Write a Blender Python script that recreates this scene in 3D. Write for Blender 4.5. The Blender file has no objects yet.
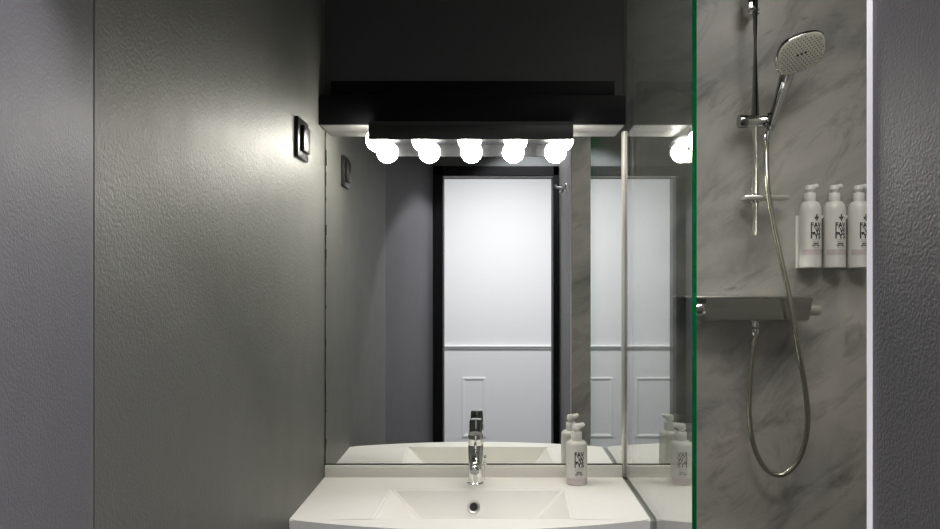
import bpy, bmesh, math, random
from mathutils import Vector, Matrix
random.seed(4)
S = bpy.context.scene
COL = S.collection
PI = math.pi

# ------------------------------------------------------------ camera, world, exposure
F = 720.0; CX = 490.0; CY = 280.0; CZ = 1.41      # focal length px, vanishing point, eye height
cam = bpy.data.cameras.new('camera'); camo = bpy.data.objects.new('camera', cam); COL.objects.link(camo)
cam.sensor_width = 36; cam.lens = 36*F/940; cam.shift_x = (470-CX)/940; cam.shift_y = (CY-264.5)/940
cam.clip_start = 0.02
camo.location = (0, 0, CZ); camo.rotation_euler = (PI/2, 0, 0)
S.camera = camo
w = bpy.data.worlds.new('world'); S.world = w; w.use_nodes = True
w.node_tree.nodes['Background'].inputs[0].default_value = (0.8, 0.85, 1, 1)
w.node_tree.nodes['Background'].inputs[1].default_value = 0.02
S.view_settings.view_transform = 'Standard'; S.view_settings.look = 'None'
S.view_settings.exposure = 0.08; S.view_settings.gamma = 1.0; S.view_settings.use_curve_mapping = False
S.cycles.use_denoising = True
S.cycles.denoising_prefilter = 'ACCURATE'; S.cycles.denoising_input_passes = 'RGB_ALBEDO_NORMAL'
S.cycles.max_bounces = 14; S.cycles.glossy_bounces = 10; S.cycles.diffuse_bounces = 6
S.cycles.transparent_max_bounces = 16; S.cycles.transmission_bounces = 10
S.cycles.sample_clamp_indirect = 6
BULB = 74.0        # emission strength of the vanity bulbs
HALL = 41.0        # watts of the hallway ceiling lamp
WALK = 62.0         # watts of the recessed downlight in the walkway
SHOWER = 38.0       # watts of the added fill spot in the shower, no known lamp

D = 1.94           # camera to mirror wall
XL = -0.444        # left wall
XG = 0.361         # glass screen and right partition

def area(name, loc, size, power, color, rot=(0, 0, 0)):
    l = bpy.data.lights.new(name, 'AREA'); l.shape = 'DISK'; l.size = size; l.energy = power; l.color = color
    o = bpy.data.objects.new(name, l); COL.objects.link(o); o.location = loc; o.rotation_euler = rot
    return o
area('hall_ceiling_light', (0.10, -0.45, 2.385), 0.5, HALL, (0.98, 0.97, 1.0))
area('shower_fill_area', (0.82, 1.25, 2.385), 0.45, SHOWER*0.09, (1.0, 0.97, 0.92))  # added soft fill that lifts the shower walls and chrome reflections
sl = bpy.data.lights.new('shower_fill_spot', 'SPOT'); sl.energy = SHOWER; sl.color = (1.0, 0.96, 0.90); sl.shadow_soft_size = 0.28  # added spot to brighten the marble, more towards the bottom
sl.spot_size = math.radians(95); sl.spot_blend = 1.0
so = bpy.data.objects.new('shower_fill_spot', sl); COL.objects.link(so); so.location = (0.50, 0.90, 2.38)
so.rotation_euler = (Vector((0.80, 1.94, 0.70))-so.location).to_track_quat('-Z', 'Y').to_euler()

wl = bpy.data.lights.new('walkway_downlight', 'SPOT'); wl.energy = WALK; wl.color = (0.97, 0.96, 1.0); wl.shadow_soft_size = 0.03
wl.spot_size = math.radians(91); wl.spot_blend = 0.18
wo = bpy.data.objects.new('walkway_downlight', wl); COL.objects.link(wo); wo.location = (0.20, 0.42, 2.385)

# ------------------------------------------------------------ materials
def mat(name, color=(0.8, 0.8, 0.8), rough=0.5, metal=0.0, **kw):
    m = bpy.data.materials.new(name); m.use_nodes = True
    b = m.node_tree.nodes['Principled BSDF']
    b.inputs['Base Color'].default_value = (*color, 1); b.inputs['Roughness'].default_value = rough
    b.inputs['Metallic'].default_value = metal
    for k, v in kw.items(): b.inputs[k.replace('_', ' ')].default_value = v
    # every material is procedural: a faint roughness variation
    nt = m.node_tree; t = nt.nodes.new('ShaderNodeTexCoord'); n = nt.nodes.new('ShaderNodeTexNoise')
    n.inputs['Scale'].default_value = 14; n.inputs['Detail'].default_value = 3
    r = nt.nodes.new('ShaderNodeMapRange'); r.inputs['To Min'].default_value = rough*0.9; r.inputs['To Max'].default_value = min(1, rough*1.1)
    nt.links.new(t.outputs['Object'], n.inputs['Vector']); nt.links.new(n.outputs['Fac'], r.inputs['Value'])
    nt.links.new(r.outputs['Result'], b.inputs['Roughness'])
    return m
def bump(m, scale, strength, dist, detail=3.0, stretch=(1, 1, 1), tone=None):
    nt = m.node_tree; b = nt.nodes['Principled BSDF']
    t = nt.nodes.new('ShaderNodeTexCoord'); mp = nt.nodes.new('ShaderNodeMapping'); mp.inputs['Scale'].default_value = stretch
    n = nt.nodes.new('ShaderNodeTexNoise'); n.inputs['Scale'].default_value = scale; n.inputs['Detail'].default_value = detail
    bp = nt.nodes.new('ShaderNodeBump'); bp.inputs['Strength'].default_value = strength; bp.inputs['Distance'].default_value = dist
    nt.links.new(t.outputs['Object'], mp.inputs[0]); nt.links.new(mp.outputs[0], n.inputs['Vector'])
    nt.links.new(n.outputs['Fac'], bp.inputs['Height']); nt.links.new(bp.outputs[0], b.inputs['Normal'])
    if tone:
        n2 = nt.nodes.new('ShaderNodeTexNoise'); n2.inputs['Scale'].default_value = 3; n2.inputs['Detail'].default_value = 4
        mp2 = nt.nodes.new('ShaderNodeMapping'); mp2.inputs['Scale'].default_value = (1, 2.2, 0.5)
        cr = nt.nodes.new('ShaderNodeMix'); cr.data_type = 'RGBA'
        cr.inputs['A'].default_value = (*tone[0], 1); cr.inputs['B'].default_value = (*tone[1], 1)
        nt.links.new(t.outputs['Object'], mp2.inputs[0]); nt.links.new(mp2.outputs[0], n2.inputs['Vector'])
        nt.links.new(n2.outputs['Fac'], cr.inputs['Factor']); nt.links.new(cr.outputs['Result'], b.inputs['Base Color'])
    return m

M = {}
M['paint_in'] = bump(mat('green grey gloss paint', (0.1, 0.1, 0.09), 0.52, 0.55, Specular_IOR_Level=0.9), 240, 0.5, 0.0018, 2.5, tone=((0.135, 0.136, 0.124), (0.165, 0.166, 0.152)))
M['paint_out'] = bump(mat('lavender grey paint', (0.2, 0.2, 0.22), 0.50, Specular_IOR_Level=0.32), 320, 0.5, 0.0012, 2.5, tone=((0.105, 0.102, 0.112), (0.125, 0.122, 0.134)))
M['paint_part'] = bump(mat('warm grey paint', (0.10, 0.097, 0.10), 0.46, Specular_IOR_Level=0.4), 340, 0.55, 0.0012, 2.5)
M['charcoal'] = bump(mat('charcoal wall', (0.058, 0.056, 0.058), 0.6), 120, 0.15, 0.001)
M['doorwall'] = bump(mat('door wall paint', (0.07, 0.075, 0.075), 0.5), 160, 0.2, 0.001)
M['black'] = mat('black lacquer', (0.005, 0.005, 0.006), 0.5, Specular_IOR_Level=0.12)
M['black_gloss'] = mat('black satin plastic', (0.008, 0.008, 0.008), 0.30)
M['lamp_black'] = mat('satin black lamp metal', (0.022, 0.023, 0.022), 0.45)
M['hall_white'] = bump(mat('hall white paint', (0.84, 0.84, 0.85), 0.55), 60, 0.05, 0.001)
M['ceiling'] = bump(mat('ceiling paint', (0.10, 0.10, 0.10), 0.7), 60, 0.1, 0.001)
M['hall_ceiling'] = mat('hall ceiling paint', (0.8, 0.8, 0.8), 0.7)
M['white_trim'] = mat('white trim', (0.80, 0.78, 0.80), 0.45)
M['ceramic'] = mat('white mineral marble', (0.83, 0.81, 0.765), 0.42, Specular_IOR_Level=0.35)
M['chrome'] = mat('chrome', (0.78, 0.79, 0.78), 0.05, 1.0)
M['chrome_dark'] = mat('dark chrome', (0.30, 0.31, 0.31), 0.12, 1.0)
M['chrome_soft'] = mat('soft chrome', (0.74, 0.75, 0.73), 0.16, 1.0)
M['steel'] = mat('brushed steel', (0.62, 0.62, 0.58), 0.28, 1.0)
M['alu'] = mat('aluminium profile', (0.72, 0.70, 0.65), 0.3, 0.8)
M['underside'] = mat('light metal soffit underside', (0.15, 0.147, 0.14), 0.35, 0.2)
M['bottle'] = mat('white bottle plastic', (0.74, 0.73, 0.69), 0.35)
M['pump'] = mat('white pump plastic', (0.80, 0.79, 0.76), 0.3)
M['ink'] = mat('black print', (0.02, 0.02, 0.02), 0.5)
M['pink'] = mat('pale pink print', (0.55, 0.43, 0.46), 0.5)
M['face'] = mat('pale spray face', (0.66, 0.65, 0.57), 0.4)
M['rubber'] = mat('grey rubber', (0.13, 0.13, 0.11), 0.6)
M['sealant'] = mat('grey sealant', (0.26, 0.27, 0.24), 0.5)
M['dark_hole'] = mat('dark opening', (0.004, 0.004, 0.004), 0.6)
M['silver'] = mat('mirror edge', (0.10, 0.10, 0.09), 0.35, 0.6)
M['cabinet'] = mat('white cabinet lacquer', (0.72, 0.70, 0.68), 0.3)
M['acrylic'] = mat('frosted acrylic', (0.75, 0.75, 0.72), 0.25, 0.0, Transmission_Weight=0.35)

def mirror_mat():
    m = mat('silvered mirror', (0.87, 0.885, 0.865), 0.0, 1.0)
    nt = m.node_tree; b = nt.nodes['Principled BSDF']
    for l in list(b.inputs['Roughness'].links): nt.links.remove(l)
    b.inputs['Roughness'].default_value = 0.0
    return m
M['mirror'] = mirror_mat()

def glass_face():
    m = bpy.data.materials.new('clear glass'); m.use_nodes = True; nt = m.node_tree; nt.nodes.clear()
    out = nt.nodes.new('ShaderNodeOutputMaterial'); mix = nt.nodes.new('ShaderNodeMixShader')
    tr = nt.nodes.new('ShaderNodeBsdfTransparent'); tr.inputs[0].default_value = (0.955, 0.975, 0.96, 1)
    gl = nt.nodes.new('ShaderNodeBsdfGlossy'); gl.inputs['Roughness'].default_value = 0.0; gl.inputs[0].default_value = (0.97, 0.98, 0.97, 1)
    geo = nt.nodes.new('ShaderNodeNewGeometry')
    dot = nt.nodes.new('ShaderNodeVectorMath'); dot.operation = 'DOT_PRODUCT'
    ab = nt.nodes.new('ShaderNodeMath'); ab.operation = 'ABSOLUTE'
    inv = nt.nodes.new('ShaderNodeMath'); inv.operation = 'SUBTRACT'; inv.inputs[0].default_value = 1
    pw = nt.nodes.new('ShaderNodeMath'); pw.operation = 'POWER'; pw.inputs[1].default_value = 2.6
    mr = nt.nodes.new('ShaderNodeMapRange'); mr.inputs['To Min'].default_value = 0.05; mr.inputs['To Max'].default_value = 1.0
    L = nt.links.new
    L(geo.outputs['Incoming'], dot.inputs[0]); L(geo.outputs['Normal'], dot.inputs[1]); L(dot.outputs['Value'], ab.inputs[0])
    L(ab.outputs[0], inv.inputs[1]); L(inv.outputs[0], pw.inputs[0]); L(pw.outputs[0], mr.inputs['Value'])
    L(mr.outputs['Result'], mix.inputs[0]); L(tr.outputs[0], mix.inputs[1]); L(gl.outputs[0], mix.inputs[2]); L(mix.outputs[0], out.inputs[0])
    return m
M['glass'] = glass_face()
def glass_edge():
    m = bpy.data.materials.new('green glass edge'); m.use_nodes = True; nt = m.node_tree; nt.nodes.clear()
    out = nt.nodes.new('ShaderNodeOutputMaterial'); mix = nt.nodes.new('ShaderNodeMixShader'); mix.inputs[0].default_value = 0.12
    tr = nt.nodes.new('ShaderNodeBsdfTranslucent'); tr.inputs[0].default_value = (0.002, 0.17, 0.055, 1)
    gl = nt.nodes.new('ShaderNodeBsdfGlossy'); gl.inputs['Roughness'].default_value = 0.1; gl.inputs[0].default_value = (0.05, 0.4, 0.2, 1)
    nt.links.new(tr.outputs[0], mix.inputs[1]); nt.links.new(gl.outputs[0], mix.inputs[2]); nt.links.new(mix.outputs[0], out.inputs[0])
    return m
M['glass_edge'] = glass_edge()
def bulb_mat():
    m = bpy.data.materials.new('lit opal bulb'); m.use_nodes = True; nt = m.node_tree
    b = nt.nodes['Principled BSDF']; b.inputs['Base Color'].default_value = (1, 1, 1, 1)
    b.inputs['Emission Color'].default_value = (1.0, 0.965, 0.88, 1); b.inputs['Emission Strength'].default_value = BULB
    return m
M['bulb'] = bulb_mat()

def marble():
    m = bpy.data.materials.new('grey veined marble'); m.use_nodes = True; nt = m.node_tree; L = nt.links.new
    b = nt.nodes['Principled BSDF']; b.inputs['Roughness'].default_value = 0.34
    t = nt.nodes.new('ShaderNodeTexCoord')
    def mapping(rot, sc, loc=(0, 0, 0)):
        mp = nt.nodes.new('ShaderNodeMapping'); mp.vector_type = 'TEXTURE' 
        mp.inputs['Rotation'].default_value = rot; mp.inputs['Scale'].default_value = sc; mp.inputs['Location'].default_value = loc
        L(t.outputs['Object'], mp.inputs[0]); return mp
    a = -math.radians(33)
    m1 = mapping((0, a, 0), (1.0, 0.8, 0.55)); m2 = mapping((0, a*1.15, 0), (0.9, 0.6, 0.36), (3, 1, 2)); m3 = mapping((0, -math.radians(20), 0), (1, 0.6, 0.35), (1, 5, 2))
    n1 = nt.nodes.new('ShaderNodeTexNoise'); n1.inputs['Scale'].default_value = 1.5; n1.inputs['Detail'].default_value = 9; n1.inputs['Roughness'].default_value = 0.62; n1.inputs['Distortion'].default_value = 0.7
    n2 = nt.nodes.new('ShaderNodeTexNoise'); n2.inputs['Scale'].default_value = 2.8; n2.inputs['Detail'].default_value = 10; n2.inputs['Roughness'].default_value = 0.68; n2.inputs['Distortion'].default_value = 1.1
    n3 = nt.nodes.new('ShaderNodeTexNoise'); n3.inputs['Scale'].default_value = 7.0; n3.inputs['Detail'].default_value = 6; n3.inputs['Roughness'].default_value = 0.6; n3.inputs['Distortion'].default_value = 0.4
    L(m1.outputs[0], n1.inputs['Vector']); L(m2.outputs[0], n2.inputs['Vector']); L(m3.outputs[0], n3.inputs['Vector'])
    r1 = nt.nodes.new('ShaderNodeValToRGB'); e = r1.color_ramp.elements
    e[0].position = 0.32; e[0].color = (0.225, 0.232, 0.218, 1); e[1].position = 0.66; e[1].color = (0.53, 0.495, 0.45, 1)
    x = e.new(0.48); x.color = (0.40, 0.39, 0.365, 1)
    L(n1.outputs['Fac'], r1.inputs[0])
    r2 = nt.nodes.new('ShaderNodeValToRGB'); e = r2.color_ramp.elements
    e[0].position = 0.30; e[0].color = (0.48, 0.49, 0.49, 1); e[1].position = 0.50; e[1].color = (1, 1, 1, 1)
    L(n2.outputs['Fac'], r2.inputs[0])
    r3 = nt.nodes.new('ShaderNodeValToRGB'); e = r3.color_ramp.elements
    e[0].position = 0.27; e[0].color = (0.45, 0.44, 0.44, 1); e[1].position = 0.34; e[1].color = (1, 1, 1, 1)
    L(n3.outputs['Fac'], r3.inputs[0])
    x1 = nt.nodes.new('ShaderNodeMix'); x1.data_type = 'RGBA'; x1.blend_type = 'MULTIPLY'; x1.inputs['Factor'].default_value = 1
    x2 = nt.nodes.new('ShaderNodeMix'); x2.data_type = 'RGBA'; x2.blend_type = 'MULTIPLY'; x2.inputs['Factor'].default_value = 0.8
    L(r1.outputs[0], x1.inputs['A']); L(r2.outputs[0], x1.inputs['B']); L(x1.outputs['Result'], x2.inputs['A']); L(r3.outputs[0], x2.inputs['B'])
    L(x2.outputs['Result'], b.inputs['Base Color'])
    return m
M['marble'] = marble()
def tiles():
    m = mat('dark floor tiles', (0.1, 0.1, 0.1), 0.4); nt = m.node_tree; b = nt.nodes['Principled BSDF']
    t = nt.nodes.new('ShaderNodeTexCoord'); br = nt.nodes.new('ShaderNodeTexBrick'); br.offset = 0
    br.inputs['Color1'].default_value = (0.09, 0.09, 0.09, 1); br.inputs['Color2'].default_value = (0.11, 0.11, 0.11, 1); br.inputs['Mortar'].default_value = (0.05, 0.05, 0.05, 1)
    br.inputs['Scale'].default_value = 1; br.inputs['Brick Width'].default_value = 0.3; br.inputs['Row Height'].default_value = 0.3; br.inputs['Mortar Size'].default_value = 0.004
    nt.links.new(t.outputs['Object'], br.inputs[0]); nt.links.new(br.outputs[0], b.inputs['Base Color']); return m
M['tiles'] = tiles()

# ------------------------------------------------------------ mesh helpers
def BM(): return bmesh.new()
def box(bm, x0, x1, y0, y1, z0, z1, bev=0.0, seg=2, mi=0):
    vs = [bm.verts.new((x, y, z)) for x in (x0, x1) for y in (y0, y1) for z in (z0, z1)]
    idx = [(0, 1, 3, 2), (4, 6, 7, 5), (0, 4, 5, 1), (2, 3, 7, 6), (0, 2, 6, 4), (1, 5, 7, 3)]
    fs = [bm.faces.new([vs[i] for i in f]) for f in idx]
    for f in fs: f.material_index = mi
    if bev > 0:
        es = list({e for f in fs for e in f.edges})
        bmesh.ops.bevel(bm, geom=es, offset=bev, segments=seg, affect='EDGES', profile=0.5)
    return bm
def frame_of(d):
    d = d.normalized(); up = Vector((0, 0, 1)) if abs(d.z) < 0.9 else Vector((1, 0, 0))
    u = d.cross(up).normalized(); v = u.cross(d).normalized(); return u, v
def tube(bm, pts, rad, n=20, cap=True):
    """swept tube through pts; rad is a number or a list"""
    pts = [Vector(p) for p in pts]; rs = rad if isinstance(rad, (list, tuple)) else [rad]*len(pts)
    rings = []; u = None
    for i, p in enumerate(pts):
        d = (pts[min(i+1, len(pts)-1)] - pts[max(i-1, 0)]).normalized()
        if u is None: u, v = frame_of(d)
        else:
            u = (u - d*u.dot(d)).normalized(); v = d.cross(u)
        rings.append([bm.verts.new(p + (u*math.cos(2*PI*k/n) + v*math.sin(2*PI*k/n))*rs[i]) for k in range(n)])
    for a, b in zip(rings, rings[1:]):
        for k in range(n): bm.faces.new((a[k], a[(k+1) % n], b[(k+1) % n], b[k]))
    if cap: bm.faces.new(rings[0][::-1]); bm.faces.new(rings[-1])
    return bm
def lathe(bm, prof, origin=(0, 0, 0), axis=(0, 0, 1), n=32):
    """prof: list of (r, h) along axis"""
    o = Vector(origin); a = Vector(axis).normalized(); u, v = frame_of(a); rings = []
    for r, h in prof:
        if r < 1e-6: rings.append([bm.verts.new(o + a*h)])
        else: rings.append([bm.verts.new(o + a*h + (u*math.cos(2*PI*k/n) + v*math.sin(2*PI*k/n))*r) for k in range(n)])
    for p, q in zip(rings, rings[1:]):
        for k in range(n):
            k2 = (k+1) % n
            if len(p) == 1 and len(q) == 1: continue
            if len(p) == 1: bm.faces.new((p[0], q[k2], q[k]))
            elif len(q) == 1: bm.faces.new((p[k], p[k2], q[0]))
            else: bm.faces.new((p[k], p[k2], q[k2], q[k]))
    if len(rings[0]) > 1: bm.faces.new(rings[0][::-1])
    if len(rings[-1]) > 1: bm.faces.new(rings[-1])
    return bm
def obj(name, bm, m, parent=None, smooth=True, ang=35):
    bmesh.ops.recalc_face_normals(bm, faces=bm.faces[:])
    me = bpy.data.meshes.new(name); bm.to_mesh(me); bm.free()
    for mm in (m if isinstance(m, (list, tuple)) else [m]): me.materials.append(mm)
    if smooth:
        for p in me.polygons: p.use_smooth = True
        me.set_sharp_from_angle(angle=math.radians(ang))
    o = bpy.data.objects.new(name, me); COL.objects.link(o)
    if parent: o.parent = parent
    return o
def thing(name, label, cat, loc=(0, 0, 0), group=None, rz=0):
    o = bpy.data.objects.new(name, None); COL.objects.link(o); o.empty_display_size = 0.02
    o.location = loc; o.rotation_euler = (0, 0, rz); o['label'] = label; o['category'] = cat
    if group: o['group'] = group
    return o
def tag(o, label, cat, group=None):
    o['label'] = label; o['category'] = cat
    if group: o['group'] = group
    return o
def struct(name, bm, m, label, cat, parent=None):
    o = obj(name, bm, m, parent, smooth=False)
    o['kind'] = 'structure'
    if not parent: o['label'] = label; o['category'] = cat
    return o
def smooth_pts(P, n=12):
    P = [Vector(p) for p in P]; out = []
    for i in range(len(P)-1):
        p0 = P[max(i-1, 0)]; p1 = P[i]; p2 = P[i+1]; p3 = P[min(i+2, len(P)-1)]
        for k in range(n):
            t = k/n
            out.append(0.5*((2*p1) + (p2-p0)*t + (2*p0-5*p1+4*p2-p3)*t*t + (3*p1-p0-3*p2+p3)*t**3))
    out.append(P[-1]); return out
def at(px, py, Y): return Vector(((px-CX)*Y/F, Y, CZ-(py-CY)*Y/F))   # real position of a thing seen at a known distance

# ------------------------------------------------------------ the room
H = 2.40; YH = -1.62
b = BM(); box(b, -1.6, 1.6, -1.72, 2.04, -0.1, 0); struct('floor', b, M['tiles'], 'dark tiled floor of the bathroom and hallway', 'floor')
b = BM(); box(b, -0.56, 1.6, 0.0, 2.04, H, H+0.1); struct('ceiling', b, M['ceiling'], 'dark ceiling over the washbasin and shower', 'ceiling')
b = BM(); box(b, -1.6, 1.6, -1.72, 0.0, H, H+0.1); struct('ceiling_hall', b, M['hall_ceiling'], 'white hallway ceiling behind the doorway', 'ceiling')
b = BM(); box(b, XL-0.1, XG, D, D+0.1, 0, H); struct('wall_back', b, M['charcoal'], 'charcoal wall above and behind the vanity mirror', 'wall')
b = BM(); box(b, XG, 1.35, D, D+0.1, 0, H); struct('wall_shower', b, M['marble'], 'grey veined marble wall carrying the shower fittings', 'wall')
b = BM(); box(b, 1.25, 1.35, 0.58, D, 0, H); struct('wall_shower_side', b, M['marble'], 'marble side wall of the shower', 'wall')
b = BM(); box(b, XL-0.1, XL, 0.8085, D, 0, H); struct('wall_left', b, M['paint_in'], 'glossy green-grey painted left wall beside the basin', 'wall')
# left wall nearer the doorway, angled
b = BM()
pts = [(XL, 0.806), (-0.298, 0.125), (-0.55, 0.125), (-0.55, 0.806)]
lo = [b.verts.new((x, y, 0)) for x, y in pts]; hi = [b.verts.new((x, y, H)) for x, y in pts]
for i in range(4): b.faces.new((lo[i], lo[(i+1) % 4], hi[(i+1) % 4], hi[i]))
b.faces.new(lo); b.faces.new(hi)
struct('wall_left_near', b, M['paint_out'], 'lavender-grey textured wall section nearest on the left', 'wall')
# right partition: painted on the walkway side, marble on the shower side
b = BM(); box(b, XG, XG+0.08, 0.12, 0.679, 0, H)
struct('wall_right', b, M['paint_part'], 'grey textured partition wall nearest on the right', 'wall')
b = BM(); box(b, XG+0.0805, 1.25, 0.585, 0.679, 0, H)
struct('wall_shower_front', b, M['marble'], 'marble wall of the shower facing the fittings', 'wall')
b = BM(); box(b, XG+0.001, XG+0.88, 0.6795, 0.687, 0, H)
struct('wall_shower_front_cladding', b, M['marble'], 'marble cladding on the partition end', 'wall')
b = BM(); box(b, XG-0.0052, XG+0.0005, 0.6793, 0.6808, 0, H, 0.0008)
struct('trim_1', b, M['white_trim'], 'thin white vertical corner trim at the shower opening', 'trim')
# door wall with its opening
OX0, OX1, OZ = -0.245, 0.329, 1.953
b = BM(); box(b, -1.6, OX0-0.001, 0.0, 0.12, 0, H); box(b, OX1+0.001, 1.6, 0.0, 0.12, 0, H); box(b, OX0-0.001, OX1+0.001, 0.0, 0.12, OZ+0.001, H)
struct('wall_door', b, M['doorwall'], 'dark grey wall around the doorway, seen in the mirror', 'wall')
b = BM(); f = 0.05
box(b, OX0-f, OX0, -0.006, 0.128, 0, OZ+0.05, 0.002); box(b, OX1, XG-0.003, -0.006, 0.128, 0, OZ+0.05, 0.002); box(b, OX0-f, XG-0.003, -0.006, 0.128, OZ, OZ+0.05, 0.002)
struct('trim_2', b, M['black'], 'black door frame around the white doorway in the mirror', 'door frame')
b = BM(); box(b, OX0, OX1, 0.100, 0.116, OZ-0.006, OZ-0.0005); struct('trim_3', b, M['white_trim'], 'thin pale strip along the top of the doorway', 'trim')
# hallway
b = BM(); box(b, -1.6, 1.6, YH-0.1, YH, 0, H); struct('wall_hall', b, M['hall_white'], 'white hallway wall with a dado rail, seen in the mirror', 'wall')
b = BM(); box(b, -1.7, -1.6, -1.72, 2.04, 0, H); struct('wall_hall_left', b, M['hall_white'], 'white left end wall of the hallway', 'wall')
b = BM(); box(b, 1.6, 1.7, -1.72, 2.04, 0, H); struct('wall_hall_right', b, M['hall_white'], 'white right end wall of the hallway', 'wall')
b = BM(); box(b, -1.6, 1.6, YH, YH+0.014, 0.885, 0.915, 0.004); box(b, -1.6, 1.6, YH, YH+0.024, 0.900, 0.912, 0.004)
struct('trim_4', b, M['hall_white'], 'white dado rail across the hallway wall', 'trim')
def panel(n, x0, x1):
    b = BM(); z0, z1 = 0.21, 0.67; rings = []
    for ins, dy in ((0, 0), (0.003, 0.007), (0.012, 0.009), (0.020, 0.005), (0.028, 0)):
        rings.append([b.verts.new((x, YH+dy, z)) for x, z in ((x0+ins, z0+ins), (x1-ins, z0+ins), (x1-ins, z1-ins), (x0+ins, z1-ins))])
    for p, q in zip(rings, rings[1:]):
        for k in range(4): b.faces.new((p[k], p[(k+1) % 4], q[(k+1) % 4], q[k]))
    struct('trim_%d' % n, b, M['hall_white'], 'white wainscot panel moulding low on the hallway wall', 'trim')
panel(5, -0.215, -0.03); panel(6, -1.3, -0.385)
b = BM(); box(b, -1.6, 1.6, YH, YH+0.016, 0, 0.12, 0.003); struct('baseboard_hall', b, M['hall_white'], 'white baseboard of the hallway wall', 'baseboard')

# ------------------------------------------------------------ mirror
ZM0, ZM1 = CZ-183*D/F, 1.93
t = thing('wall_mirror', 'large frameless wall mirror above the white washbasin', 'mirror', (-0.045, D, ZM0))
b = BM(); box(b, -0.396, 0.402, -0.005, -0.0005, 0, CZ+0.4-ZM0); o = obj('mirror_glass', b, M['mirror'], t, smooth=False)
b = BM(); box(b, -0.3985, -0.396, -0.0062, -0.0005, -0.002, CZ+0.4-ZM0)
box(b, -0.3985, 0.402, -0.0062, -0.0005, -0.0035, 0)
for k in range(26):      # chipped silvering along the left edge
    z = random.uniform(0.0, 0.88); l = random.uniform(0.006, 0.03)
    box(b, -0.397, -0.397+random.uniform(0.0015, 0.0035), -0.0062, -0.0049, z, z+l)
obj('mirror_edge', b, M['silver'], t, smooth=False)['label'] = 'dark worn mirror edge'

# ------------------------------------------------------------ black pelmet above the mirror
zb = CZ+0.400
t = thing('pelmet', 'long black box pelmet above the mirror', 'pelmet', (-0.045, D, zb))
b = BM(); box(b, -0.398, 0.396, -0.078, -0.0, 0.002, 0.078, 0.0015); obj('front_box', b, M['black'], t)
b = BM(); box(b, -0.394, 0.392, -0.0765, -0.0, 0.0, 0.002); obj('underside_panel', b, M['underside'], t, smooth=False)['label'] = 'pale metal underside'
b = BM(); box(b, -0.378, 0.376, -0.030, -0.0, 0.078, 0.128, 0.001); obj('upper_rail', b, M['black'], t)

# ------------------------------------------------------------ vanity lamp
t = thing('vanity_light', 'black bar lamp with five glowing round bulbs under the pelmet', 'lamp', (-0.049, D, CZ+0.400))
b = BM(); box(b, -0.256, 0.258, -0.134, -0.127, -0.0470, -0.0115, 0.001); box(b, -0.256, 0.258, -0.127, -0.001, -0.0105, -0.0005)
obj('housing', b, M['lamp_black'], t)
b = BM(); box(b, -0.254, 0.256, -0.1265, -0.0055, -0.0125, -0.0106); box(b, -0.254, 0.256, -0.1268, -0.1255, -0.0468, -0.0126); obj('absorbing_liner', b, M['black'], t, smooth=False)  # black lining added to soak up bulb light inside the housing
for px in (388, 429.7, 471.5, 513.2, 555):
    x = (px-CX)*2.034/F + 0.049
    c = Vector((x, -0.094, -0.0410))
    b = BM(); prof = []
    for k in range(19):
        a = -PI/2 + PI*k/18; prof.append((0.0300*math.cos(a) if 0 < k < 18 else 0, 0.0300*math.sin(a)))
    lathe(b, prof, c, (0, 0, 1), 28)
    o = obj('light_bulb', b, M['bulb'], t)
    b = BM(); lathe(b, [(0.0130, 0.0), (0.0130, 0.040)], c+Vector((0, 0.024, 0.002)), (0, 1, 0.12), 24); obj('socket', b, M['chrome'], o)

# ------------------------------------------------------------ glass shower screen
GY0 = 1.287
t = thing('shower_screen', 'tall clear glass shower screen with green edge beside the basin', 'shower screen', (XG, D, 0))
b = BM(); th = 0.0085
box(b, 0.0, th, GY0-D, -0.001, 0.012, 2.3)
b.faces.ensure_lookup_table()
for f in b.faces:
    n = f.normal if f.normal.length else f.calc_center_median()
    f.normal_update(); f.material_index = 0 if abs(f.normal.x) > 0.5 else (2 if f.calc_center_median().y > -0.1 else 1)
obj('glass_panel', b, [M['glass'], M['glass_edge'], M['rubber']], t, smooth=False)
b = BM(); box(b, -0.0065, 0.0, -0.016, -0.001, ZM0-0.035-0.0, CZ+0.398, 0.001); obj('wall_profile', b, M['alu'], t)['label'] = 'slim aluminium wall channel'
b = BM(); box(b, -0.004, th+0.004, GY0-D, -0.001, 0, 0.012, 0.001); obj('floor_rail', b, M['alu'], t)

# ------------------------------------------------------------ washbasin
ZC = CZ-196*D/F          # counter height
BX0, BX1 = XL+0.001, XG-0.0072
def front_y(x):
    u = (x-(BX0+BX1)/2)/((BX1-BX0)/2)
    return D - (0.352 + 0.068*(1-u*u) if True else 0)
t = thing('washbasin', 'white counter washbasin with bowed front and sloping rectangular bowl', 'washbasin', (0, 0, 0))
t.location = ((BX0+BX1)/2, D-0.2, ZC-0.03)
off = Vector(t.location)
b = BM()
ih = [(-0.258, D-0.350), (-0.250, D-0.120), (0.190, D-0.120), (0.178, D-0.350)]      # bowl opening: fl, bl, br, fr
ih = [(-0.2586, 1.592), (-0.250, 1.820), (0.190, 1.820), (0.181, 1.592)]
ib = [(-0.150, 1.625), (-0.146, 1.787), (0.087, 1.787), (0.090, 1.625)]; db = 0.095
N = 48
xs = [BX0+(BX1-BX0)*i/N for i in range(N+1)]
YBK = D-0.006
def V(x, y, z): return b.verts.new(Vector((x, y, z))-off)
inner = [V(x, y, ZC) for x, y in ih]; bot = [V(x, y, ZC-db) for x, y in ib]
bl = V(BX0, YBK, ZC); br = V(BX1, YBK, ZC)
fr_top = [V(x, front_y(x), ZC) for x in xs]
fr_low = [V(x, front_y(x)+0.003, ZC-0.034) for x in xs]
b.faces.new((bl, br, inner[2], inner[1]))
b.faces.new((bl, inner[1], inner[0], fr_top[0])); b.faces.new((br, fr_top[-1], inner[3], inner[2]))
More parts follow.
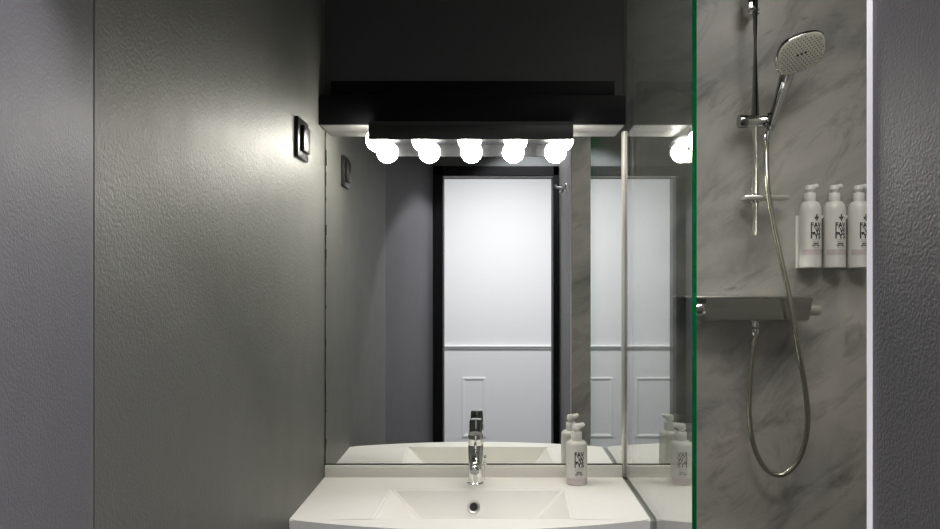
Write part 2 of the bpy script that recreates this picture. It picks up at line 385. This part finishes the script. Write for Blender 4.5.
# front rim fan
for i in range(N):
    def nearest(x): return x
    if i == 0: pass
mid = []
rim = [V(inner[0].co.x+off.x+(inner[3].co.x-inner[0].co.x)*i/N, 1.592, ZC) for i in range(1, N)]
rimv = [inner[0]]+rim+[inner[3]]
for i in range(N): b.faces.new((rimv[i], rimv[i+1], fr_top[i+1], fr_top[i]))
b.faces.new([bot[0], bot[3]]+[rimv[i] for i in range(N, -1, -1)])
for i, j in ((0, 1), (1, 2), (2, 3)): b.faces.new((inner[i], inner[j], bot[j], bot[i]))
b.faces.new(bot)
for i in range(N): b.faces.new((fr_top[i], fr_top[i+1], fr_low[i+1], fr_low[i]))
lbl = V(BX0, YBK, ZC-0.034); lbr = V(BX1, YBK, ZC-0.034)
b.faces.new((bl, fr_top[0], fr_low[0], lbl)); b.faces.new((br, lbr, fr_low[-1], fr_top[-1])); b.faces.new((bl, lbl, lbr, br))
# under side: bowl shell
u0 = [V(x+(-0.012 if k < 2 else 0.012), y+(-0.010 if k in (0, 3) else 0.012), ZC-0.034) for k, (x, y) in enumerate(ih)]
u1 = [V(x+(-0.012 if k < 2 else 0.012), y+(-0.010 if k in (0, 3) else 0.012), ZC-db-0.012) for k, (x, y) in enumerate(ib)]
b.faces.new((lbl, u0[1], u0[2], lbr)); b.faces.new((lbl, fr_low[0], u0[0], u0[1])); b.faces.new((lbr, u0[2], u0[3], fr_low[-1]))
b.faces.new([u0[0]]+fr_low+[u0[3]])
for i in range(4): b.faces.new((u0[i], u0[(i+1) % 4], u1[(i+1) % 4], u1[i]))
b.faces.new(u1)
bev = [e for e in b.edges if (e.verts[0] in inner+bot and e.verts[1] in inner+bot) or (e.verts[0] in rimv and e.verts[1] in rimv) or (e.verts[0] in fr_top and e.verts[1] in fr_top)]
bmesh.ops.bevel(b, geom=bev, offset=0.0035, segments=3, affect='EDGES', clamp_overlap=True)
# upstand against the mirror
v0 = len(b.verts)
x0, x1 = BX0-off.x, BX1-off.x
box(b, x0, x1, D-0.014-off.y, D-0.0005-off.y, ZC-0.006-off.z, ZM0-0.004-off.z, 0.002)
obj('basin_body', b, M['ceramic'], t, ang=28)
b = BM(); vs = [b.verts.new(Vector(p)-off) for p in ((BX1+0.0003, YBK, ZC-0.004), (XG-0.0005, YBK, ZC-0.004), (XG-0.0005, front_y(BX1), ZC-0.004), (BX1+0.0003, front_y(BX1), ZC-0.004))]
vl = [b.verts.new(v.co-Vector((0, 0, 0.02))) for v in vs]
b.faces.new(vs); b.faces.new(vl)
for i in range(4): b.faces.new((vs[i], vs[(i+1) % 4], vl[(i+1) % 4], vl[i]))
obj('sealant_strip', b, M['sealant'], t, smooth=False)['label'] = 'grey sealant joint'
# overflow ring on the sloping back face and waste at the bottom
nrm = Vector((0, -1, 0.35)).normalized()
oc = Vector((-0.0405, 1.8055, ZC-0.041))-off
b = BM(); lathe(b, [(0.0102, 0.0), (0.0165, 0.0), (0.0165, 0.003), (0.0150, 0.0048), (0.0115, 0.0042), (0.0103, 0.003)], oc+nrm*0.0005, nrm, 32); ov = obj('overflow_ring', b, M['alu'], t); ov['label'] = 'chrome overflow ring'
b = BM(); lathe(b, [(0.0100, 0.0), (0.0100, 0.0035), (0.0, 0.0036)], oc+nrm*0.0008, nrm, 28); obj('overflow_hole', b, M['dark_hole'], ov)
b = BM(); lathe(b, [(0.030, 0.0), (0.030, 0.002), (0.024, 0.004), (0.0, 0.006)], Vector((-0.03, 1.672, ZC-db))-off, (0, 0, 1), 32); obj('waste_plug', b, M['chrome'], t)

# ------------------------------------------------------------ vanity cabinet below
ZCAB = ZC-0.111
t = thing('vanity_cabinet', 'white cabinet under the washbasin', 'cabinet', ((BX0+BX1)/2, D-0.17, 0.30))
b = BM(); w2 = (BX1-BX0)/2-0.004; zt = ZCAB-0.30
box(b, -w2, w2, -0.165, -0.149, 0, zt); box(b, -w2, w2, 0.150, 0.168, 0, zt); box(b, -w2, -w2+0.016, -0.149, 0.150, 0, zt); box(b, w2-0.016, w2, -0.149, 0.150, 0, zt); box(b, -w2, w2, -0.149, 0.150, 0, 0.016)
obj('carcass', b, M['cabinet'], t, smooth=False)
for s in (-1, 1):
    b = BM(); box(b, min(s*0.002, s*(w2-0.002)), max(s*0.002, s*(w2-0.002)), -0.183, -0.1655, 0.004, zt-0.01, 0.002); d = obj('door', b, M['cabinet'], t)
    b = BM(); tube(b, [(s*0.03, -0.183, 0.36), (s*0.03, -0.205, 0.365), (s*0.03, -0.205, 0.47), (s*0.03, -0.183, 0.475)], 0.005, 12); obj('handle', b, M['chrome'], d)

# ------------------------------------------------------------ faucet
fx, fy = (475.5-CX)*1.87/F, 1.870
t = thing('faucet', 'chrome single lever faucet on the back ledge of the washbasin', 'faucet', (fx, fy, ZC))
b = BM(); lathe(b, [(0.0215, 0.0), (0.0215, 0.004), (0.0192, 0.006), (0.0190, 0.106), (0.0182, 0.1075), (0.0182, 0.1095), (0.0192, 0.111), (0.0192, 0.134), (0.0175, 0.141), (0.012, 0.1445), (0.0, 0.145)], (0, 0, 0), (0, 0, 1), 40); obj('body', b, M['chrome'], t)
b = BM(); sp = smooth_pts([(0, -0.010, 0.088), (0, -0.045, 0.088), (0, -0.085, 0.080), (0, -0.108, 0.066)], 6); tube(b, sp, [0.0125]*len(sp), 24); o = obj('spout', b, M['chrome'], t)
b = BM(); dd = (sp[-1]-sp[-2]).normalized(); lathe(b, [(0.0115, 0), (0.0115, 0.004), (0.009, 0.005), (0, 0.005)], sp[-1], dd, 24); obj('aerator', b, M['chrome_dark'], o)['label'] = 'dark aerator'
b = BM(); lathe(b, [(0.0165, 0.143), (0.0175, 0.146), (0.0175, 0.150), (0.0168, 0.172), (0.0150, 0.179), (0.0, 0.181)], (0.001, 0.002, 0), (0, 0, 1), 32); lv = obj('handle', b, M['chrome_dark'], t); lv['label'] = 'dark chrome handle'
b = BM(); tube(b, [(0, 0.0, 0.149), (0, -0.020, 0.148), (0, -0.036, 0.1465)], 0.0165, 28)
for v in b.verts: v.co.z = 0.1475+(v.co.z-0.1475)*0.42
obj('lever', b, M['chrome_dark'], lv)
b = BM(); tube(b, [(0.024, 0.028, 0.002), (0.024, 0.028, 0.045)], 0.0022, 10); lathe(b, [(0.005, 0), (0.005, 0.006), (0, 0.008)], (0.024, 0.028, 0.045), (0, 0, 1), 14); obj('waste_rod', b, M['chrome'], t)

t.scale = (1, 1, 0.93)
# ------------------------------------------------------------ text wrapped round a bottle
def wrapped_text(txt, size, z, r, name, m, parent, cx=0.0, width=None, bold=0.0):
    cu = bpy.data.curves.new('text', 'FONT'); cu.body = txt; cu.size = size; cu.align_x = 'CENTER'; cu.offset = bold; cu.resolution_u = 3
    o = bpy.data.objects.new('text', cu); COL.objects.link(o)
    dg = bpy.context.evaluated_depsgraph_get(); me = bpy.data.meshes.new_from_object(o.evaluated_get(dg))
    bpy.data.objects.remove(o); bpy.data.curves.remove(cu)
    b = BM(); b.from_mesh(me); bpy.data.meshes.remove(me)
    xs = [v.co.x for v in b.verts]; sc = 1.0
    if width: sc = width/(max(xs)-min(xs)); 
    for v in b.verts:
        a = (v.co.x*sc+cx)/r; v.co = Vector(((r+0.0003)*math.sin(a), -(r+0.0003)*math.cos(a), z+v.co.y))
    return obj(name, b, m, parent, smooth=False)
def arc_patch(b, r, a0, a1, z0, z1, n=10):
    lo = []; hi = []
    for k in range(n+1):
        a = a0+(a1-a0)*k/n; lo.append(b.verts.new((r*math.sin(a), -r*math.cos(a), z0))); hi.append(b.verts.new((r*math.sin(a), -r*math.cos(a), z1)))
    for k in range(n): b.faces.new((lo[k], lo[k+1], hi[k+1], hi[k]))

def bottle(name, label, cat, loc, h_body, r, h_total, group=None, emblem=True, rz=0.0, two_lines=3, variant=0):
    t = thing(name, label, cat, loc, group, rz)
    sh = r*(0.95 if emblem else 0.45)
    prof = [(0, 0), (r*0.9, 0.0), (r, r*0.1), (r, h_body-sh)]
    for k in range(1, 8):
        a = PI/2*k/7; prof.append((0.0135+(r-0.0135)*math.cos(a), h_body-sh+sh*math.sin(a)))
    prof += [(0.0125, h_body+0.002), (0.0, h_body+0.002)]
    b = BM(); lathe(b, prof, n=40); body = obj('bottle_body', b, M['bottle'], t)
    zc = h_body+0.0005; hc = (h_total-h_body)
    b = BM(); lathe(b, [(0.0138, 0.0), (0.0142, 0.001), (0.0142, hc*0.44), (0.0125, hc*0.5), (0.0, hc*0.5)], (0, 0, zc), (0, 0, 1), 28); obj('collar', b, M['pump'], t)
    b = BM(); lathe(b, [(0.0055, 0), (0.0055, hc*0.34)], (0, 0, zc+hc*0.45), (0, 0, 1), 16)
    zt = zc+hc*0.78
    lathe(b, [(0.0075, -hc*0.22), (0.0115, -hc*0.08), (0.0110, hc*0.10), (0.0085, hc*0.19), (0.0, hc*0.21)], (-0.001, 0, zt), (0, 0, 1), 24)
    tube(b, smooth_pts([(0.0, 0, zt+hc*0.03), (0.009, 0, zt+hc*0.08), (0.016, 0, zt+hc*0.13), (0.0200, 0, zt+hc*0.08)], 4), [0.0075]*5+[0.0065]*5+[0.0045]*3, 14)
    obj('pump_head', b, M['pump'], t)
    # print
    s = r/0.027; zt = h_body*(0.66 if emblem else 0.78)-0.011
    cx = 0.0040
    lh = 0.0140 if emblem else 0.0132
    zt += 0.003 if emblem else 0.0
    rows = ['FAV', 'L.W', "I'YS"]
    for k, row in enumerate(rows):
        wrapped_text(row, 0.0190 if emblem else 0.0180, zt-lh*k-0.003, r, 'print', M['ink'], body, cx, 0.0290 if emblem else 0.0255, 0.0007)
    zl = zt-lh*2-0.0075
    b = BM(); arc_patch(b, r+0.0003, (cx-0.0115)/r, (cx+0.0115)/r, zl, zl+0.0007); obj('print', b, M['rubber'], body, smooth=False)
    for k, (txt, wd, sz, bo) in enumerate((('SOFT AND CLEAN', 0.019, 0.0034, 0.0), (('HAND', 'SHAMPOO', 'BALSAM', 'BODY')[variant], 0.015, 0.0052, 0.0003), (('WASH & LOTION', 'DAILY CARE', 'DAILY CARE', 'SHOWER GEL')[variant], 0.021, 0.0052, 0.0003), ('100 % natural', 0.018, 0.0034, 0))):
        wrapped_text(txt, sz, zl-0.0055-k*0.0052, r, 'print', M['ink'], body, cx-0.0005, wd, bo)
    b = BM()
    for i in range(23):      # pale pink ornamental band
        a0 = -1.15+i*0.1; arc_patch(b, r+0.0003, a0, a0+0.06, zl-0.0300, zl-0.0300+0.0045, 2); arc_patch(b, r+0.0003, a0+0.04, a0+0.09, zl-0.0370, zl-0.0370+0.0045, 2)
    arc_patch(b, r+0.0003, -1.15, 1.15, zl-0.0318, zl-0.0308, 16); arc_patch(b, r+0.0003, -1.15, 1.15, zl-0.0250, zl-0.0243, 16); arc_patch(b, r+0.0003, -1.15, 1.15, zl-0.0385, zl-0.0377, 16)
    obj('printed_band', b, M['pink'], body, smooth=False)['label'] = 'pale pink ornamental band'
    if emblem:
        b = BM(); ze = zt+0.021
        def petal(ax, az, ang, L, W):
            vs = []
            for k in range(12):
                q = 2*PI*k/12; u = L*math.cos(q)/2; v_ = W*math.sin(q)/2*(1-0.4*math.cos(q))
                x = ax+u*math.cos(ang)-v_*math.sin(ang)+cx+0.001; z = az+u*math.sin(ang)+v_*math.cos(ang)
                a = x/r; vs.append(b.verts.new(((r+0.0004)*math.sin(a), -(r+0.0004)*math.cos(a), ze+z)))
            b.faces.new(vs)
        petal(0, 0.006, PI/2, 0.011, 0.004); petal(-0.0035, 0.001, PI/2+0.5, 0.009, 0.0035); petal(0.0035, 0.002, PI/2-0.5, 0.010, 0.0038); petal(0.0005, -0.004, PI/2, 0.006, 0.003); petal(0.0015, 0.010, 1.0, 0.006, 0.002)
        obj('emblem', b, M['ink'], body, smooth=False)['label'] = 'small black flower emblem'
    return t
bottle('soap_dispenser', 'short white pump bottle on the washbasin ledge near the glass', 'soap bottle', ((576.5-CX)*1.872/F, 1.872, ZC+0.0005), 0.112, 0.0275, 0.1545, emblem=False, variant=0)

# ------------------------------------------------------------ light switch on left wall
t = thing('light_switch', 'square glossy black light switch on the left wall', 'light switch', (XL, 1.680, CZ+0.327))
b = BM(); box(b, 0.0003, 0.009, -0.046, 0.046, -0.046, 0.046, 0.0015); obj('plate', b, M['black_gloss'], t)
b = BM(); box(b, 0.009, 0.018, -0.026, 0.030, -0.030, 0.030, 0.002)
obj('rocker', b, M['black_gloss'], t)

# ------------------------------------------------------------ robe hook (seen in the mirror)
t = thing('robe_hook', 'small chrome robe hook on the right partition, seen in the mirror', 'hook', (XG, 0.46, CZ+0.44))
b = BM(); lathe(b, [(0.020, 0.0003), (0.020, 0.004), (0.017, 0.006), (0, 0.007)], (0, 0, 0), (-1, 0, 0), 28); obj('base_plate', b, M['chrome'], t)
b = BM(); tube(b, smooth_pts([(-0.004, 0, 0), (-0.03, 0, -0.002), (-0.048, 0, 0.002), (-0.052, 0, 0.014)], 5), 0.0055, 14); tube(b, smooth_pts([(-0.01, 0, -0.004), (-0.02, 0, -0.022), (-0.032, 0, -0.02)], 5), 0.0045, 12); obj('hook_arm', b, M['chrome'], t)

# ------------------------------------------------------------ shower rail
RX, RY = (755.2-CX)*1.885/F, 1.885
z_end = at(0, 235, RY).z
t = thing('shower_rail', 'vertical chrome shower rail with slider on the marble wall', 'shower rail', (RX, D, z_end))
def loc(px, py, Y): return at(px, py, Y)-Vector((RX, D, z_end))
b = BM(); ztop = 2.22-z_end; zl = loc(0, 207, RY).z
zs_ = loc(0, 121, RY).z
tube(b, [(0, RY-D, zs_), (0, RY-D, ztop)], 0.0108, 28); obj('pole', b, M['chrome_dark'], t)
b = BM(); tube(b, [(0, RY-D, zl+0.031), (0, RY-D, zs_-0.0005)], 0.0100, 28); obj('pole_lower_lit', b, M['alu'], t)['label'] = 'lower pole, lit look in its colour'  # same pole as above; dark and lit looks are put into the metals
b = BM(); tube(b, [(0, RY-D, 0), (0, RY-D, zl+0.03)], 0.0108, 28); tube(b, [(0, RY-D, zl-0.001), (0, RY-D, zl+0.0095)], 0.0085, 24); obj('pole_end', b, M['alu'], t)
for z in (loc(0, 6, RY).z, 0.115):
    b = BM(); box(b, -0.018, 0.006, RY-D+0.0, -0.0003, z-0.022, z+0.022, 0.003) if z > 0.3 else box(b, -0.009, 0.009, RY-D+0.004, -0.0003, z-0.008, z+0.008, 0.002)
    obj('wall_bracket', b, M['chrome'], t)
b = BM(); tube(b, [(0, RY-D, loc(0, 14, RY).z-0.001), (0, RY-D, loc(0, 10, RY).z)], 0.0115, 24)
obj('pole_collar', b, M['steel'], t)
# flat hose guide
zg = loc(0, 198.2, RY).z
b = BM(); box(b, loc(742, 0, RY).x, loc(786.5, 0, RY).x, RY-D-0.020, RY-D+0.016, zg-0.0062, zg+0.0062, 0.003); g = obj('hose_guide', b, M['alu'], t)
b = BM(); lathe(b, [(0.0135, -0.010), (0.0135, 0.010)], (0, RY-D-0.002, zg), (0, 0, 1), 28); obj('guide_nut', b, M['chrome'], g)
# slider
ys = RY-D-0.004; p0 = loc(739.5, 121.5, RY-0.004); p1 = loc(770, 121.5, RY-0.004)
b = BM(); lathe(b, [(0.0150, 0), (0.0165, 0.002), (0.0165, p1.x-p0.x-0.032), (0.0155, p1.x-p0.x-0.030), (0.0155, p1.x-p0.x-0.028), (0.0165, p1.x-p0.x-0.026), (0.0165, p1.x-p0.x-0.002), (0.0150, p1.x-p0.x)], (p0.x, ys, p0.z), (1, 0, 0), 32); sl = obj('slider', b, M['chrome'], t)
b = BM(); lathe(b, [(0.0172, 0), (0.0178, 0.002), (0.0178, 0.018), (0.0168, 0.020)], (p0.x-0.002, ys, p0.z), (1, 0, 0), 24); obj('slider_knob', b, M['chrome_dark'], sl)
b = BM(); q = loc(770, 121, 1.862); tube(b, [q+Vector((-0.012, 0.02, -0.002)), q+Vector((0.0, 0.004, -0.001))], 0.010, 18)
tube(b, [q+Vector((-0.0055, 0, -0.014)), q+Vector((0.0055, 0, 0.016))], 0.0125, 24); obj('cradle', b, M['chrome_dark'], sl)

# ------------------------------------------------------------ hand shower
A = at(768.5, 132, 1.862); Bp = at(786, 78, 1.850); HC = at(800.5, 53, 1.795)
t = thing('hand_shower', 'chrome hand shower with pale rounded spray face held on the rail', 'hand shower', A)
b = BM(); hp = smooth_pts([A-A, (A.lerp(Bp, 0.35)-A), (A.lerp(Bp, 0.75)-A), (Bp-A), (HC+Vector((-0.006, 0.032, 0.0))-A)], 6)
rr = [0.0092+0.0088*min(1, (i/18.0)) for i in range(len(hp))]
tube(b, hp, rr, 24)
obj('handle', b, M['chrome_soft'], t)
nf = Vector((0.20, -0.76, -0.62)).normalized()
maj = Vector((0.93, 0.0, 0.36)); maj = (maj-nf*maj.dot(nf)).normalized(); mn = nf.cross(maj).normalized()
def shead(b, layers, n=64, ex=2.7):
    rings = []
    for s, d in layers:
        ring = []
        for k in range(n):
            a = 2*PI*k/n; c, s_ = math.cos(a), math.sin(a)
            x = math.copysign(abs(c)**(2/ex), c); y = math.copysign(abs(s_)**(2/ex), s_)
            # slightly egg shaped, turned so that a corner points along the long direction
            ring.append(b.verts.new((HC-A)+maj*(x*0.0655*s)+mn*(y*0.0515*s)+nf*d))
        rings.append(ring)
    for p, q in zip(rings, rings[1:]):
        for k in range(n): b.faces.new((p[k], p[(k+1) % n], q[(k+1) % n], q[k]))
    b.faces.new(rings[0]); b.faces.new(rings[-1])
b = BM(); shead(b, [(0.30, -0.026), (0.62, -0.023), (0.86, -0.017), (0.97, -0.009), (1.0, -0.003), (1.0, 0.001), (0.97, 0.0035), (0.93, 0.004)]); hd = obj('shower_head', b, M['chrome'], t)
b = BM(); shead(b, [(0.945, 0.0035), (0.93, 0.0052), (0.9, 0.0056)]); fc = obj('spray_face', b, M['face'], hd, ang=50); fc['label'] = 'pale cream spray face'
b = BM(); cnt = 0
for i in range(-6, 7):
    for j in range(-6, 7):
        x = i*0.0093+(0.00465 if j % 2 else 0); y = j*0.0071
        if (abs(x/0.056)**2.7+abs(y/0.043)**2.7) > 1 or (abs(y) < 0.004 and abs(x) < 0.016): continue
        lathe(b, [(0.0017, 0), (0.0014, 0.0014), (0, 0.0015)], (HC-A)+maj*x+mn*y+nf*0.0055, nf, 8)
obj('nozzles', b, M['rubber'], fc)
b = BM()
for x in (-0.0105, 0, 0.0105): lathe(b, [(0.0034, 0), (0.0030, 0.0012), (0, 0.0013)], (HC-A)+maj*x+nf*0.0055, nf, 14)
obj('centre_jets', b, M['dark_hole'], fc)['label'] = 'three dark centre jets'
# ring details on the handle
b = BM(); d = (Bp-A).normalized()
for k in (0.10, 0.16, 0.22): 
    c = A.lerp(Bp, k)-A; lathe(b, [(0.0106, 0), (0.0106, 0.002)], c, d, 20)
obj('grip_ring', b, M['chrome_dark'], t)

# ------------------------------------------------------------ hose
hose_px = [(767.5, 137, 1.862), (766.2, 152, 1.864), (767, 180, 1.85), (769.5, 202, 1.845), (775, 232, 1.835), (783.5, 270, 1.815), (791, 305, 1.80), (798.5, 350, 1.80), (805.5, 390, 1.82), (807.5, 425, 1.84), (801, 455, 1.86), (789, 471, 1.87), (777, 475, 1.875), (765, 468, 1.878), (754.5, 448, 1.88), (749.5, 420, 1.88), (749.5, 390, 1.878), (752.5, 350, 1.872), (755, 336, 1.870), (755, 331, 1.868)]
hb = at(*hose_px[0])
t = thing('shower_hose', 'long steel shower hose hanging in a loop against the marble', 'shower hose', hb)
b = BM(); hp = smooth_pts([at(*p)-hb for p in hose_px], 10); tube(b, hp, 0.0068, 16)
hm = mat('ribbed steel hose', (0.52, 0.51, 0.43), 0.25, 1.0); bump(hm, 260, 0.25, 0.001)
obj('tube', b, hm, t)
b = BM(); lathe(b, [(0.0072, 0), (0.0098, 0.006), (0.0098, 0.026)], hp[0]+(hp[0]-hp[6]).normalized()*-0.012, hp[0]-hp[6], 20); obj('end_nut', b, M['chrome'], t)
b = BM(); lathe(b, [(0.0072, 0), (0.0098, 0.004), (0.0098, 0.018)], hp[-1]+Vector((0, 0, -0.012)), (0, 0, 1), 20); obj('end_nut', b, M['chrome'], t)

# ------------------------------------------------------------ thermostat mixer
YM = 1.825
o0 = Vector((at(755, 0, 1.868).x, D, at(0, 320, YM).z))
t = thing('shower_mixer', 'chrome thermostatic shower mixer with flat shelf top', 'shower mixer', o0)
def L_(px, py, Y): return at(px, py, Y)-o0
xl = L_(708, 0, YM).x; xr = L_(813, 0, YM).x; zt = L_(0, 298.5, YM).z; yf = YM-D
b = BM()   # body: front face leaning, right end cut on the slant, underside curved
prof = [(-0.0005, 0.008), (-0.03, -0.004), (-0.075, -0.006), (yf+0.012, -0.0045), (yf+0.002, 0.0), (yf, 0.006), (yf+0.0015, zt), (-0.0005, zt)]
secs = [(xl-0.004, 0.0), (xl, 0.0), (0.0, 0.0), (xr-0.012, 0.0), (xr, 1.0)]
rings = []
for x, s in secs:
    ring = []
    for (y, z) in prof:
        ring.append(b.verts.new((x-(0.010*(1-z/zt) if s else 0), y, z)))
    rings.append(ring)
n = len(prof)
for p, q in zip(rings, rings[1:]):
    for k in range(n): b.faces.new((p[k], p[(k+1) % n], q[(k+1) % n], q[k]))
b.faces.new(rings[0]); b.faces.new(rings[-1]); obj('mixer_body', b, M['chrome_soft'], t, ang=40)
b = BM(); box(b, L_(696, 0, YM).x-0.03, xr+0.001, yf-0.001, -0.0003, zt, zt+0.0055, 0.0015); obj('shelf_top', b, M['steel'], t)['label'] = 'flat glossy shelf top'
b = BM(); xk = L_(813, 0, YM).x-0.006; zk = L_(0, 310, YM).z
lathe(b, [(0.013, 0), (0.0160, 0.004), (0.0160, 0.034), (0.0145, 0.0365), (0, 0.037)], (xk-0.002, yf+0.028, zk), (1, 0, 0), 28); obj('knob', b, M['alu'], t)['label'] = 'pale temperature knob'
b = BM(); lathe(b, [(0.0150, 0), (0.0175, 0.003), (0.0185, 0.012), (0.0185, 0.030), (0.0165, 0.034), (0, 0.035)], (xl-0.003, yf+0.020, L_(0, 309, YM).z), (-1, 0, 0), 32); obj('knob', b, M['chrome'], t)
b = BM(); lathe(b, [(0.0125, 0), (0.0125, 0.012), (0.010, 0.014), (0.010, 0.024)], (0, 1.868-D, 0.004), (0, 0, -1), 24); obj('outlet', b, M['chrome'], t)
b = BM(); lathe(b, [(0.030, 0), (0.030, 0.006), (0.026, 0.010)], (xl+0.05, -0.0003, 0.02), (0, -1, 0), 24); obj('wall_flange', b, M['chrome'], t)

# ------------------------------------------------------------ bottles and holder on the marble
YB = 1.902; zbt = CZ+12.6*YB/F
bx = [(810.2-CX)*YB/F, (834.4-CX)*YB/F, (858.6-CX)*YB/F]
hx = (bx[0]+bx[2])/2
t = thing('bottle_holder', 'clear wall-mounted holder clipping three white bottles to the marble', 'bottle holder', (hx, D, zbt))
b = BM(); box(b, bx[0]-0.0165-hx, bx[2]+0.020-hx, -0.0045, -0.0005, -0.002, 0.137, 0.001); obj('back_plate', b, M['acrylic'], t, smooth=False)
b = BM(); box(b, bx[0]-0.0232-hx, bx[0]-0.0168-hx, -0.012, -0.0005, -0.002, 0.139, 0.001); obj('side_rim', b, M['pump'], t, smooth=False)['label'] = 'white left rim'
for xx in ((bx[0]+bx[1])/2-hx, (bx[1]+bx[2])/2-hx):
    b = BM(); lathe(b, [(0.0042, 0), (0.0042, 0.030), (0, 0.031)], (xx, -0.0065, 0.134), (0, -1, 0), 16); obj('clip_pin', b, M['pump'], t)
labs = ['tall white pump bottle on the shower wall, leftmost of three', 'tall white pump bottle on the shower wall, middle of three', 'tall white pump bottle on the shower wall, cut off by the white trim']
for i in range(3):
    bottle('shower_bottle', labs[i], 'shower bottle', (bx[i], YB, zbt-0.0018), 0.176, 0.0272, 0.2195, group='white pump bottles on the shower wall', variant=i+1)
